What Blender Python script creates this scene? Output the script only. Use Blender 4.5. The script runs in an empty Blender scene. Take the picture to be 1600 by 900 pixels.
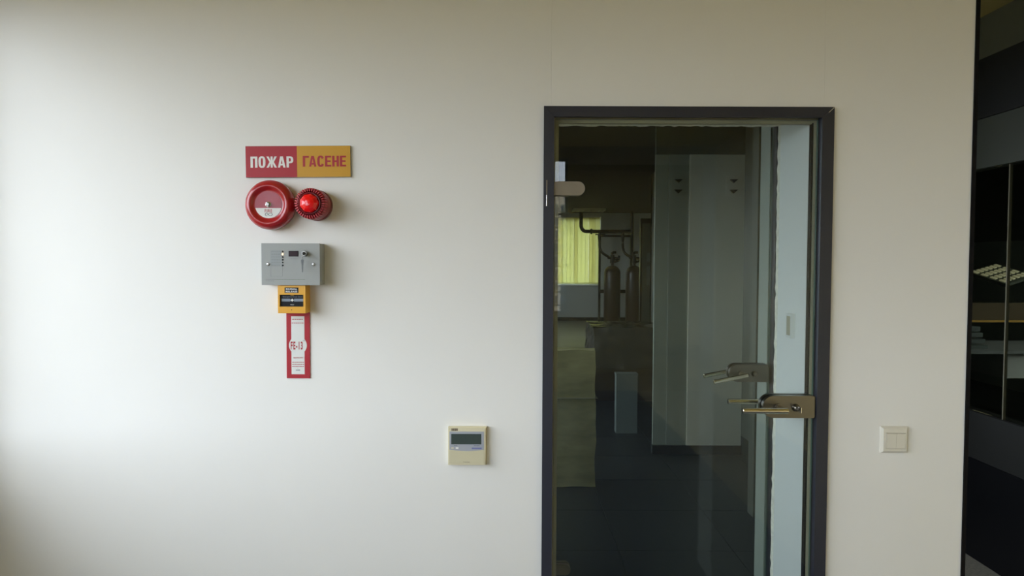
import bpy, bmesh, math, random
from mathutils import Vector, Matrix
random.seed(7)
scene = bpy.context.scene
COL = scene.collection
PI = math.pi

# ------------------------------------------------------------------ camera
cam_d = bpy.data.cameras.new('camera')
cam_d.sensor_width = 36.0
cam_d.lens = 24.75
cam_d.clip_start = 0.02
cam_d.clip_end = 1000
cam = bpy.data.objects.new('camera', cam_d)
COL.objects.link(cam)
cam.matrix_world = (Matrix.Translation((0, -2.2, 1.5))
                    @ Matrix.Rotation(math.radians(90 - 2.08), 4, 'X')
                    @ Matrix.Rotation(math.radians(0.22), 4, 'Z'))
scene.camera = cam

# ------------------------------------------------------------------ sky, daylight openings, exposure
world = bpy.data.worlds.new('overcast_sky')
scene.world = world
world.use_nodes = True
bg = world.node_tree.nodes['Background']
bg.inputs['Color'].default_value = (0.80, 0.885, 1.0, 1)
bg.inputs['Strength'].default_value = 3.5

def portal(name, loc, rot, sx, sy):
    l = bpy.data.lights.new(name, 'AREA')
    l.shape = 'RECTANGLE'
    l.size = sx
    l.size_y = sy
    l.cycles.is_portal = True
    o = bpy.data.objects.new(name, l)
    o.location = loc
    o.rotation_euler = rot
    COL.objects.link(o)

portal('daylight_portal', (-1.70, -2.96, 1.635), (0, -PI / 2, 0), 1.53, 5.68)
portal('daylight_portal', (0.45, -5.98, 1.8), (PI / 2, 0, 0), 0.40, 1.8)
portal('daylight_portal', (-1.70, 3.0, 1.65), (0, -PI / 2, 0), 1.5, 3.0)
portal('daylight_portal', (-1.70, 11.65, 1.65), (0, -PI / 2, 0), 1.5, 2.3)
portal('daylight_portal', (5.98, 3.0, 1.6), (0, PI / 2, 0), 1.2, 2.0)

vs = scene.view_settings
vs.view_transform = 'Standard'
vs.look = 'None'
vs.gamma = 1.0
vs.use_curve_mapping = False
vs.exposure = 1.27
cy = scene.cycles
cy.use_denoising = True
cy.max_bounces = 14
cy.diffuse_bounces = 7
cy.glossy_bounces = 6
cy.transparent_max_bounces = 24
cy.caustics_reflective = False
cy.caustics_refractive = False
cy.sample_clamp_indirect = 6.0

# ------------------------------------------------------------------ materials
def lin(c):
    r = []
    for v in c:
        v = v / 255.0
        r.append(v / 12.92 if v <= 0.04045 else ((v + 0.055) / 1.055) ** 2.4)
    return (r[0], r[1], r[2], 1.0)

def mat(name, rgb, rough=0.5, metal=0.0, spec=0.5, coat=0.0, noise=None, bump=None, emit=None, stretch=None):
    """plain principled paint/plastic/metal; noise=(scale, amount) mottles the colour, bump=(scale, strength) fine relief"""
    m = bpy.data.materials.new(name)
    m.use_nodes = True
    nt = m.node_tree
    p = nt.nodes['Principled BSDF']
    c = lin(rgb)
    p.inputs['Base Color'].default_value = c
    p.inputs['Roughness'].default_value = rough
    p.inputs['Metallic'].default_value = metal
    p.inputs['Specular IOR Level'].default_value = spec
    p.inputs['Coat Weight'].default_value = coat
    if noise or bump:
        tc = nt.nodes.new('ShaderNodeTexCoord')
        mp = nt.nodes.new('ShaderNodeMapping')
        nt.links.new(tc.outputs['Object'], mp.inputs['Vector'])
        if stretch:
            mp.inputs['Scale'].default_value = stretch
    if noise:
        n = nt.nodes.new('ShaderNodeTexNoise')
        n.inputs['Scale'].default_value = noise[0]
        n.inputs['Detail'].default_value = 5
        nt.links.new(mp.outputs['Vector'], n.inputs['Vector'])
        r = nt.nodes.new('ShaderNodeValToRGB')
        a = noise[1]
        r.color_ramp.elements[0].position = 0.3
        r.color_ramp.elements[1].position = 0.7
        r.color_ramp.elements[0].color = (c[0] * (1 - a), c[1] * (1 - a), c[2] * (1 - a), 1)
        r.color_ramp.elements[1].color = (min(1, c[0] * (1 + a)), min(1, c[1] * (1 + a)), min(1, c[2] * (1 + a)), 1)
        nt.links.new(n.outputs['Fac'], r.inputs['Fac'])
        nt.links.new(r.outputs['Color'], p.inputs['Base Color'])
    if bump:
        n2 = nt.nodes.new('ShaderNodeTexNoise')
        n2.inputs['Scale'].default_value = bump[0]
        n2.inputs['Detail'].default_value = 4
        nt.links.new(mp.outputs['Vector'], n2.inputs['Vector'])
        b = nt.nodes.new('ShaderNodeBump')
        b.inputs['Strength'].default_value = bump[1]
        b.inputs['Distance'].default_value = 0.002
        nt.links.new(n2.outputs['Fac'], b.inputs['Height'])
        nt.links.new(b.outputs['Normal'], p.inputs['Normal'])
    if emit:
        p.inputs['Emission Color'].default_value = lin(emit[0])
        p.inputs['Emission Strength'].default_value = emit[1]
    return m

def glass_mat(name, tint, f0=0.045):
    """clear architectural glass: tinted transmission with a Schlick mirror coat"""
    m = bpy.data.materials.new(name)
    m.use_nodes = True
    nt = m.node_tree
    nt.nodes.clear()
    out = nt.nodes.new('ShaderNodeOutputMaterial')
    mix = nt.nodes.new('ShaderNodeMixShader')
    tr = nt.nodes.new('ShaderNodeBsdfTransparent')
    tr.inputs['Color'].default_value = (tint[0], tint[1], tint[2], 1)
    gl = nt.nodes.new('ShaderNodeBsdfGlossy')
    gl.inputs['Roughness'].default_value = 0.0
    gl.inputs['Color'].default_value = (1, 1, 1, 1)
    lw = nt.nodes.new('ShaderNodeLayerWeight')
    lw.inputs['Blend'].default_value = 0.5
    pw = nt.nodes.new('ShaderNodeMath')
    pw.operation = 'POWER'
    pw.inputs[1].default_value = 5.0
    ma = nt.nodes.new('ShaderNodeMath')
    ma.operation = 'MULTIPLY_ADD'
    ma.inputs[1].default_value = 1 - f0
    ma.inputs[2].default_value = f0
    nt.links.new(lw.outputs['Facing'], pw.inputs[0])
    nt.links.new(pw.outputs[0], ma.inputs[0])
    nt.links.new(ma.outputs[0], mix.inputs['Fac'])
    nt.links.new(tr.outputs[0], mix.inputs[1])
    nt.links.new(gl.outputs[0], mix.inputs[2])
    nt.links.new(mix.outputs[0], out.inputs['Surface'])
    return m

def translucent_mat(name, rgb, share=0.7):
    m = bpy.data.materials.new(name)
    m.use_nodes = True
    nt = m.node_tree
    nt.nodes.clear()
    out = nt.nodes.new('ShaderNodeOutputMaterial')
    mix = nt.nodes.new('ShaderNodeMixShader')
    mix.inputs['Fac'].default_value = share
    d = nt.nodes.new('ShaderNodeBsdfDiffuse')
    d.inputs['Color'].default_value = lin(rgb)
    t = nt.nodes.new('ShaderNodeBsdfTranslucent')
    t.inputs['Color'].default_value = lin(rgb)
    nt.links.new(d.outputs[0], mix.inputs[1])
    nt.links.new(t.outputs[0], mix.inputs[2])
    nt.links.new(mix.outputs[0], out.inputs['Surface'])
    return m

M = {
    'wall': mat('white_wall_paint', (236, 233, 226), 0.42, spec=0.35, noise=(3.0, 0.012), bump=(60, 0.05)),
    'wall_side': mat('cream_wall_paint', (244, 225, 174), 0.6),
    'wall_back': mat('taupe_wall_paint', (172, 160, 124), 0.7),
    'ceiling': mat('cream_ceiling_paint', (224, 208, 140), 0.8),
    'floor': mat('grey_carpet_tile', (86, 92, 104), 0.9, noise=(60, 0.12)),
    'corr_floor': mat('grey_carpet', (176, 172, 158), 0.9, noise=(80, 0.2)),
    'reveal': mat('reveal_plaster', (226, 228, 224), 0.6, bump=(40, 0.15)),
    'rough': mat('raw_plaster_edge', (232, 230, 216), 0.9, noise=(70, 0.12), bump=(90, 0.8)),
    'frame': mat('anthracite_aluminium', (45, 46, 55), 0.38, spec=0.5, bump=(300, 0.04)),
    'frame2': mat('charcoal_steel', (46, 46, 52), 0.5),
    'gasket': mat('cream_rubber', (166, 160, 136), 0.55),
    'black_gasket': mat('black_rubber', (14, 12, 14), 0.6, spec=0.15),
    'glass': glass_mat('green_tinted_glass', (0.925, 0.95, 0.94), 0.024),
    'glass_edge': mat('green_glass_edge', (70, 92, 80), 0.35),
    'win_glass': glass_mat('clear_window_glass', (0.98, 0.985, 0.985), 0.04),
    'dark_glass': glass_mat('smoked_glass', (0.66, 0.68, 0.60), 0.03),
    'hinge': mat('bronze_nickel', (140, 130, 114), 0.42, metal=0.4, noise=(30, 0.06)),
    'satin': mat('satin_nickel', (126, 121, 112), 0.30, metal=1.0, bump=(120, 0.05), stretch=(1, 1, 8)),
    'lever': mat('polished_brass_nickel', (220, 212, 190), 0.16, metal=1.0),
    'key_metal': mat('grey_key_steel', (150, 150, 146), 0.34, metal=1.0),
    'dark_key': mat('dull_key_steel', (92, 94, 94), 0.4, metal=0.8),
    'screw': mat('zinc_screw', (200, 200, 196), 0.26, metal=1.0),
    'chrome': mat('chrome', (225, 225, 222), 0.12, metal=1.0),
    'red': mat('red_enamel', (168, 24, 30), 0.28, coat=0.5),
    'red_print': mat('dark_red_print', (170, 34, 44), 0.5),
    'sign_red': mat('red_sign_film', (172, 36, 46), 0.4, spec=0.35),
    'sign_yellow': mat('amber_sign_film', (206, 154, 42), 0.4, spec=0.35),
    'white_print': mat('white_print', (232, 230, 224), 0.5),
    'disc_red': mat('crimson_disc', (156, 22, 40), 0.3, coat=0.1),
    'disc_white': mat('white_disc', (224, 224, 218), 0.35),
    'ink': mat('blue_grey_ink', (66, 78, 90), 0.5),
    'siren': mat('maroon_plastic', (150, 36, 44), 0.45),
    'rib': mat('dull_red_plastic', (186, 48, 58), 0.4),
    'siren_base': mat('dark_red_plastic', (112, 20, 30), 0.35),
    'lens': mat('red_lens', (250, 14, 22), 0.15, coat=0.6),
    'panel': mat('grey_powder_coat', (158, 160, 156), 0.5, bump=(400, 0.08)),
    'panel_label': mat('pale_grey_label', (148, 153, 152), 0.45),
    'panel_line': mat('dark_grey_print', (126, 130, 128), 0.6),
    'panel_green': mat('green_grey_print', (108, 126, 100), 0.6),
    'display': mat('dark_maroon_display', (40, 14, 20), 0.3, spec=0.2),
    'black': mat('black_plastic', (16, 16, 20), 0.4, spec=0.2),
    'dark': mat('dark_led', (40, 44, 46), 0.3),
    'led_on': mat('amber_led_lit', (255, 190, 120), 0.3, emit=((255, 200, 130), 1.6)),
    'yellow': mat('yellow_plastic', (226, 164, 30), 0.42, coat=0.1),
    'grey_print': mat('blue_grey_print', (128, 138, 150), 0.5),
    'therm': mat('beige_plastic', (218, 208, 174), 0.42),
    'therm_door': mat('darker_beige_plastic', (206, 197, 164), 0.45),
    'therm_grey': mat('lilac_grey_bezel', (166, 168, 174), 0.35),
    'lcd': mat('green_black_lcd', (66, 76, 70), 0.18),
    'brown_ink': mat('brown_ink', (88, 70, 52), 0.6),
    'blue_ink': mat('blue_ink', (116, 120, 166), 0.5),
    'switch': mat('ivory_switch_plastic', (222, 216, 200), 0.3, coat=0.2),
    'contact': mat('white_contact_plastic', (214, 216, 212), 0.5),
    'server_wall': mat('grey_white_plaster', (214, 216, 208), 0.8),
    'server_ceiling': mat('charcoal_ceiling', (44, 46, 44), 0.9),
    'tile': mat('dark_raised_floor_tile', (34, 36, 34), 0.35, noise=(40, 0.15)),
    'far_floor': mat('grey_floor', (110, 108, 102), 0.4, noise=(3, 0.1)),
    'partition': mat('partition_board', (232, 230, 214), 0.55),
    'partition_mid': mat('reflection_and_reveal_grey', (156, 162, 150), 0.55),  # grey tone for painted glass reflections, also used on the rear reveal
    'skirting': mat('black_skirting', (24, 26, 26), 0.5),
    'slat': translucent_mat('yellow_green_slat_fabric', (208, 206, 160), 0.75),
    'slat_b': translucent_mat('darker_slat_fabric', (196, 192, 142), 0.75),
    'sill': mat('white_sill', (220, 220, 208), 0.4),
    'pipe': mat('black_pipe', (18, 18, 17), 0.45),
    'cylinder': mat('dark_red_cylinder', (38, 16, 15), 0.35),
    'film': mat('crumpled_kraft_film', (176, 168, 124), 0.32, noise=(7, 0.18), bump=(14, 0.9), stretch=(1, 1, 3)),
    'clear_film': mat('grey_plastic_film', (58, 58, 56), 0.16, bump=(24, 1.0)),
    'box_grey': mat('light_grey_case', (104, 112, 108), 0.5),
    'dark_case': mat('dark_brown_case', (44, 38, 36), 0.3),
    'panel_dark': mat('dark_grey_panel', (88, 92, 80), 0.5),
    'panel_mid': mat('grey_head_panel', (124, 128, 114), 0.5),
    'panel_black': mat('black_panel', (30, 30, 26), 0.5),
    'brown': mat('brown_screen_fabric', (96, 78, 50), 0.8),
    'grey_desk': mat('grey_desk_laminate', (150, 152, 148), 0.5),
    'louvre': mat('pale_louvre', (200, 196, 170), 0.5),
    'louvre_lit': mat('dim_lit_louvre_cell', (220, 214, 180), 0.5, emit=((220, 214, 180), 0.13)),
    'ext_wall': mat('cream_facade', (236, 218, 190), 0.9),
    'ext_brick': mat('pink_brick_facade', (176, 128, 108), 0.9),
    'ext_win': mat('facade_window', (60, 74, 88), 0.2),
    'ground': mat('grey_asphalt', (96, 88, 70), 0.95),
    'lamp_off': mat('opal_diffuser', (226, 222, 206), 0.5),
}

# ------------------------------------------------------------------ builders
OFF = {}
def thing(name, label, cat, loc=(0, 0, 0), group=None, kind=None):
    o = bpy.data.objects.new(name, None)
    o.empty_display_size = 0.05
    COL.objects.link(o)
    o.location = loc
    OFF[o.name] = Vector(loc)
    tag(o, label, cat, group, kind)
    return o

def tag(o, label=None, cat=None, group=None, kind=None):
    if label: o['label'] = label
    if cat: o['category'] = cat
    if group: o['group'] = group
    if kind: o['kind'] = kind
    return o

def obj(name, bm, m, parent=None, smooth=False, bevel=0.0, seg=2):
    """bm holds world coordinates; linked as one mesh object under its parent"""
    if bevel:
        es = [e for e in bm.edges if len(e.link_faces) == 2 and e.calc_face_angle(0) > 0.6]
        bmesh.ops.bevel(bm, geom=es, offset=bevel, segments=seg, profile=0.5, affect='EDGES', clamp_overlap=True)
    bmesh.ops.recalc_face_normals(bm, faces=bm.faces)
    off = Vector((0, 0, 0))
    if parent:
        off = OFF[parent.name]
    bmesh.ops.translate(bm, verts=bm.verts, vec=-off)
    me = bpy.data.meshes.new(name)
    bm.to_mesh(me)
    bm.free()
    if m:
        me.materials.append(M[m])
    if smooth:
        me.polygons.foreach_set('use_smooth', [True] * len(me.polygons))
        me.set_sharp_from_angle(angle=math.radians(35))
    o = bpy.data.objects.new(name, me)
    COL.objects.link(o)
    if parent:
        o.parent = parent
    OFF[o.name] = off
    return o

def bx(*b, bm=None):
    """b = x0,x1,y0,y1,z0,z1"""
    bm = bm or bmesh.new()
    x0, x1, y0, y1, z0, z1 = b
    v = [bm.verts.new(p) for p in ((x0, y0, z0), (x1, y0, z0), (x1, y1, z0), (x0, y1, z0),
                                   (x0, y0, z1), (x1, y0, z1), (x1, y1, z1), (x0, y1, z1))]
    for f in ((0, 3, 2, 1), (4, 5, 6, 7), (0, 1, 5, 4), (1, 2, 6, 5), (2, 3, 7, 6), (3, 0, 4, 7)):
        bm.faces.new([v[i] for i in f])
    return bm

def prism(poly, y0, y1, bm=None):
    """poly in x,z extruded from y0 to y1"""
    bm = bm or bmesh.new()
    a = [bm.verts.new((x, y0, z)) for x, z in poly]
    b = [bm.verts.new((x, y1, z)) for x, z in poly]
    n = len(poly)
    bm.faces.new(a)
    bm.faces.new(b[::-1])
    for i in range(n):
        bm.faces.new((a[i], b[i], b[(i + 1) % n], a[(i + 1) % n]))
    return bm

def lathe(prof, cx, cz, segs=64, bm=None, y=0.0):
    """profile [(r, h)] turned about the axis through (cx, cz); h is the height off the wall towards the room"""
    bm = bm or bmesh.new()
    rings = []
    for r, h in prof:
        if r < 1e-6:
            rings.append([bm.verts.new((cx, y - h, cz))])
        else:
            rings.append([bm.verts.new((cx + r * math.cos(2 * PI * k / segs), y - h, cz + r * math.sin(2 * PI * k / segs))) for k in range(segs)])
    for a, b in zip(rings, rings[1:]):
        for k in range(segs):
            k2 = (k + 1) % segs
            if len(a) == 1 and len(b) == 1:
                continue
            if len(a) == 1:
                bm.faces.new((a[0], b[k], b[k2]))
            elif len(b) == 1:
                bm.faces.new((a[k], b[0], a[k2]))
            else:
                bm.faces.new((a[k], b[k], b[k2], a[k2]))
    return bm

def tube(path, r, segs=16, bm=None, caps=True):
    """round bar along a list of points; r a number or a list"""
    bm = bm or bmesh.new()
    pts = [Vector(p) for p in path]
    rr = r if isinstance(r, (list, tuple)) else [r] * len(pts)
    rings = []
    up = Vector((0, 0, 1))
    t0 = (pts[1] - pts[0]).normalized()
    if abs(t0.dot(up)) > 0.95:
        up = Vector((0, 1, 0))
    for i, p in enumerate(pts):
        t = (pts[min(i + 1, len(pts) - 1)] - pts[max(i - 1, 0)]).normalized()
        s = t.cross(up).normalized()
        u = s.cross(t).normalized()
        up = u
        rings.append([bm.verts.new(p + rr[i] * (math.cos(2 * PI * k / segs) * s + math.sin(2 * PI * k / segs) * u)) for k in range(segs)])
    for a, b in zip(rings, rings[1:]):
        for k in range(segs):
            bm.faces.new((a[k], a[(k + 1) % segs], b[(k + 1) % segs], b[k]))
    if caps:
        bm.faces.new(rings[0][::-1])
        bm.faces.new(rings[-1])
    return bm

def arc(cx, cz, r, a0, a1, n):
    return [(cx + r * math.cos(a0 + (a1 - a0) * i / n), cz + r * math.sin(a0 + (a1 - a0) * i / n)) for i in range(n + 1)]

def text(body, x0, x1, z0, z1, y, m, parent, bold=0.0, name='lettering', spacing=1.12):
    """raised flat lettering fitted to a rectangle on a plane facing the room"""
    cu = bpy.data.curves.new('t', 'FONT')
    cu.body = body
    cu.size = 1.0
    cu.offset = bold
    cu.resolution_u = 4
    cu.space_character = spacing
    to = bpy.data.objects.new('t', cu)
    COL.objects.link(to)
    dg = bpy.context.evaluated_depsgraph_get()
    me = bpy.data.meshes.new_from_object(to.evaluated_get(dg))
    bpy.data.objects.remove(to)
    xs = [v.co.x for v in me.vertices]
    ys = [v.co.y for v in me.vertices]
    ax, bx_, ay, by = min(xs), max(xs), min(ys), max(ys)
    bm = bmesh.new()
    bm.from_mesh(me)
    bpy.data.meshes.remove(me)
    for v in bm.verts:
        v.co = Vector((x0 + (v.co.x - ax) / (bx_ - ax) * (x1 - x0), y, z0 + (v.co.y - ay) / (by - ay) * (z1 - z0)))
    o = obj(name, bm, m, parent)
    return o

def dashes(x0, x1, z, h, y, m, parent, n=6, name='text_line'):
    """an illegible line of small print: a row of short bars"""
    bm = bmesh.new()
    w = (x1 - x0)
    x = x0
    cuts = [random.uniform(0.7, 1.4) for _ in range(n)]
    tot = sum(cuts) + 0.25 * (n - 1)
    for c in cuts:
        l = w * c / tot
        bx(x, x + l, y - 0.0002, y, z - h / 2, z + h / 2, bm=bm)
        x += l + 0.25 * w / tot
    return obj(name, bm, m, parent)

def glyphs(word, x0, x1, z0, z1, y, m, parent, name='lettering'):
    """heavy condensed block capitals"""
    S = 0.345   # stem
    def rect(a, b, c, d): return [(a, c), (b, c), (b, d), (a, d)]
    G = {
        'П': [rect(0, S, 0, 1), rect(1 - S, 1, 0, 1), rect(0, 1, 0.83, 1)],
        'Г': [rect(0, S, 0, 1), rect(0, 0.92, 0.83, 1)],
        'Е': [rect(0, S, 0, 1), rect(0, 0.92, 0.84, 1), rect(0, 0.92, 0, 0.16), rect(0, 0.84, 0.43, 0.58)],
        'Н': [rect(0, S, 0, 1), rect(1 - S, 1, 0, 1), rect(0, 1, 0.42, 0.58)],
        'А': [[(0, 0), (0.31, 0), (0.62, 1), (0.33, 1)], [(0.76, 0), (1.08, 0), (0.74, 1), (0.45, 1)], rect(0.22, 0.86, 0.19, 0.34)],
        'Ж': [rect(0.60, 0.90, 0, 1),
              [(0, 1), (0.34, 1), (0.68, 0.50), (0.50, 0.42)], [(0, 0), (0.34, 0), (0.70, 0.52), (0.50, 0.58)],
              [(1.5, 1), (1.16, 1), (0.82, 0.50), (1.0, 0.42)], [(1.5, 0), (1.16, 0), (0.80, 0.52), (1.0, 0.58)]],
    }
    def ring(cx, cz, rx, rz, t, tz, a0, a1, n=20):
        qs = []
        def sq(a):
            c, s = math.cos(a), math.sin(a)
            return (math.copysign(abs(c) ** 0.7, c), math.copysign(abs(s) ** 0.7, s))
        for i in range(n):
            p, q = sq(a0 + (a1 - a0) * i / n), sq(a0 + (a1 - a0) * (i + 1) / n)
            qs.append([(cx + rx * p[0], cz + rz * p[1]), (cx + rx * q[0], cz + rz * q[1]),
                       (cx + (rx - t) * q[0], cz + (rz - tz) * q[1]), (cx + (rx - t) * p[0], cz + (rz - tz) * p[1])])
        return qs
    G['О'] = ring(0.5, 0.5, 0.5, 0.52, S, 0.16, 0, 2 * PI, 28)
    G['С'] = ring(0.5, 0.5, 0.5, 0.52, S, 0.16, 0.45, 2 * PI - 0.45, 24)
    G['Р'] = [rect(0, S, 0, 1)] + ring(0.42, 0.69, 0.56, 0.31, S, 0.15, -PI / 2, PI / 2, 14) + [rect(0, 0.45, 0.845, 1), rect(0, 0.45, 0.38, 0.53)]
    Wd = {'Ж': 1.5, 'А': 1.08, 'Г': 0.92, 'Е': 0.92, 'Р': 0.98}
    gap = 0.15
    tot = sum(Wd.get(c, 1) for c in word) + gap * (len(word) - 1) - 0.14 * word.count('Г')
    sx = (x1 - x0) / tot
    bm = bmesh.new()
    x = 0
    for c in word:
        for qi, q in enumerate(G[c]):
            bm.faces.new([bm.verts.new((x0 + (x + a) * sx, y - 0.00004 * (qi % 7), z0 + b * (z1 - z0))) for a, b in q])
        x += Wd.get(c, 1) + (gap - 0.14 if c == 'Г' else gap)
    for f in bm.faces:
        f.normal_update()
        if f.normal.y > 0:
            f.normal_flip()
    me_o = obj(name, bm, m, parent)
    return me_o

def struct(name, bm, m, label, cat, **k):
    return tag(obj(name, bm, m, **k), label, cat, kind='structure')

# ------------------------------------------------------------------ front wall with the doorway
wf = struct('wall_front', bx(-1.72, 0.117, 0.012, 0.30, 0, 2.85), 'wall', 'white painted wall carrying the fire alarm devices and the glass door', 'wall')
obj('wall_core', bx(0.117, 0.942, 0.012, 0.30, 1.987, 2.85), 'wall', wf)
obj('wall_core', bx(0.942, 1.4265, 0.050, 0.30, 0, 2.85), 'wall', wf)
obj('wall_core', bx(0.9645, 1.4265, 0.012, 0.050, 0, 2.85), 'wall', wf)
obj('wall_panel', bx(-1.72, 0.1192, 0, 0.012, 0, 2.85), 'wall', wf, bevel=0.0003, seg=1)
obj('wall_panel', bx(0.1195, 0.9647, 0.0003, 0.012, 1.982, 2.85), 'wall', wf, bevel=0.0003, seg=1)
obj('wall_panel', bx(0.9650, 1.4265, 0, 0.012, 0, 2.85), 'wall', wf, bevel=0.0003, seg=1)
# rough plaster lip at the back edge of the reveal
def lip(pts_fn, n, bm):
    for i in range(n):
        pts_fn(i / n, (i + 1) / n, bm)
bm = bmesh.new()
random.seed(3)
prev = None
N = 90
cols = []
for i in range(N + 1):
    z = 1.987 * i / N
    d = 0.004 + random.random() * 0.004
    cols.append([bm.verts.new((0.9425, 0.285, z)), bm.verts.new((0.9425 - d * 0.6, 0.292, z)), bm.verts.new((0.9425 - d, 0.301 + random.random() * 0.003, z)), bm.verts.new((0.944, 0.306, z))])
for a, b in zip(cols, cols[1:]):
    for k in range(3):
        bm.faces.new((a[k], a[k + 1], b[k + 1], b[k]))
cols = []
for i in range(61):
    x = 0.115 + (0.944 - 0.115) * i / 60
    d = 0.003 + random.random() * 0.004
    cols.append([bm.verts.new((x, 0.285, 1.9865)), bm.verts.new((x, 0.292, 1.9865 - d * 0.6)), bm.verts.new((x, 0.301 + random.random() * 0.003, 1.9865 - d)), bm.verts.new((x, 0.306, 1.988))])
for a, b in zip(cols, cols[1:]):
    for k in range(3):
        bm.faces.new((a[k], a[k + 1], b[k + 1], b[k]))
obj('plaster_lip', bm, 'rough', wf)
obj('reveal_lining', bx(0.9405, 0.942, 0.05, 0.292, 0, 1.9865), 'reveal', wf)

# lobby between the two doors and the rear leaf
wr = struct('wall_rear_leaf', bx(-1.72, 0.0, 0.302, 0.80, 0, 2.85), 'server_wall', 'inner wall leaf around the second glass door', 'wall')
obj('wall_core', bx(1.14, 1.4265, 0.302, 0.80, 0, 2.85), 'server_wall', wr)
obj('wall_core', bx(0.0, 1.14, 0.302, 0.80, 2.16, 2.85), 'server_wall', wr)
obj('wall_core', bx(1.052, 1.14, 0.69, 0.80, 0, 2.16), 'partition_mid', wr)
obj('wall_core', bx(0.0, 0.09, 0.69, 0.80, 0, 2.16), 'reveal', wr)
obj('wall_core', bx(0.09, 1.052, 0.69, 0.80, 2.09, 2.16), 'reveal', wr)

# dark profile closing the wall end
struct('trim_1', bx(1.4265, 1.4385, -0.004, 0.80, 0, 2.85), 'black_gasket', 'thin dark metal edge strip closing the end of the white wall', 'trim', bevel=0.001)

# side walls, ceiling, floors
wl = struct('wall_left', bx(-1.92, -1.72, -6.2, -5.80, 0, 2.85), 'wall', 'window wall at the left of the office', 'wall')
obj('wall_core', bx(-1.92, -1.72, -5.80, -0.12, 0, 0.90), 'wall', wl)
obj('wall_core', bx(-1.92, -1.72, -5.80, -0.12, 2.40, 2.85), 'wall', wl)
obj('wall_core', bx(-1.92, -1.72, -0.12, 1.5, 0, 2.85), 'wall', wl)
obj('wall_core', bx(-1.92, -1.72, 1.5, 4.5, 0, 0.90), 'server_wall', wl)
obj('wall_core', bx(-1.92, -1.72, 1.5, 4.5, 2.40, 2.85), 'server_wall', wl)
obj('wall_core', bx(-1.92, -1.72, 4.5, 10.5, 0, 2.85), 'server_wall', wl)
obj('wall_core', bx(-1.92, -1.72, 10.5, 12.8, 0, 0.90), 'server_wall', wl)
obj('wall_core', bx(-1.92, -1.72, 10.5, 12.8, 2.40, 2.85), 'server_wall', wl)
obj('wall_core', bx(-1.92, -1.72, 12.8, 16.2, 0, 2.85), 'server_wall', wl)

def side_window(name, y0, y1, z0, z1, label, n):
    r = thing(name, label, 'window', (-1.82, (y0 + y1) / 2, z0), kind='structure')
    w = 0.05
    for (a, b, c, d) in ((y0, y1, z0, z0 + w), (y0, y1, z1 - w, z1)):
        obj('frame_rail', bx(-1.85, -1.79, a, b, c, d), 'frame', r)
    for k in range(n + 1):
        yy = y0 + (y1 - y0 - w) * k / n
        obj('mullion', bx(-1.85, -1.79, yy, yy + w, z0 + w, z1 - w), 'frame', r)
    for k in range(n):
        a = y0 + (y1 - y0 - w) * k / n + w
        b = y0 + (y1 - y0 - w) * (k + 1) / n
        obj('pane', bx(-1.823, -1.817, a, b, z0 + w, z1 - w), 'win_glass', r)
side_window('window_1', -5.80, -0.12, 0.90, 2.40, 'wide daylight window in the office side wall', 4)
side_window('added_window_2', 1.5, 4.5, 0.90, 2.40, 'added unseen window that lights the equipment room from the side', 3)  # unseen window put in to light the equipment room
side_window('added_window_7', 10.5, 12.8, 0.90, 2.40, 'added unseen window that lights the far wall by the gas cylinders', 2)  # another unseen window, added so the far wall gets more light

wb = struct('wall_back', bx(-1.92, 0.25, -6.2, -6.0, 0, 2.85), 'wall_back', 'office wall behind the viewer', 'wall')
obj('wall_core', bx(0.65, 2.36, -6.2, -6.0, 0, 2.85), 'wall_back', wb)
obj('wall_core', bx(0.25, 0.65, -6.2, -6.0, 0, 0.9), 'wall_back', wb)
obj('wall_core', bx(0.25, 0.65, -6.2, -6.0, 2.72, 2.85), 'wall_back', wb)
r = thing('window_3', 'narrow tall window in the office back wall', 'window', (0.45, -6.1, 0.9), kind='structure')
for b in ((0.25, 0.28, 0.9, 2.72), (0.62, 0.65, 0.9, 2.72)):
    obj('frame_stile', bx(b[0], b[1], -6.13, -6.07, b[2], b[3]), 'frame', r)
for b in ((0.9, 0.93), (2.69, 2.72)):
    obj('frame_rail', bx(0.28, 0.62, -6.13, -6.07, b[0], b[1]), 'frame', r)
obj('pane', bx(0.28, 0.62, -6.103, -6.097, 0.93, 2.69), 'win_glass', r)

struct('ceiling', bx(-1.92, 6.2, -6.2, 0.30, 2.85, 2.95), 'ceiling', 'cream office ceiling', 'ceiling')
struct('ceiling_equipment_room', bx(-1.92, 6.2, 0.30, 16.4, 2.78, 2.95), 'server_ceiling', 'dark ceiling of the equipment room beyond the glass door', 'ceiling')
struct('ceiling_corridor', bx(1.44, 2.355, 0.31, 1.9, 2.74, 2.78), 'ceiling', 'cream ceiling of the short corridor', 'ceiling')
struct('floor', bx(-1.92, 1.46, -6.2, 0.30, -0.1, 0), 'floor', 'grey carpeted office floor', 'floor')
struct('floor_corridor', bx(1.46, 2.44, -6.2, 2.0, -0.1, 0), 'corr_floor', 'grey corridor floor beside the wall end', 'floor')

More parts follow.
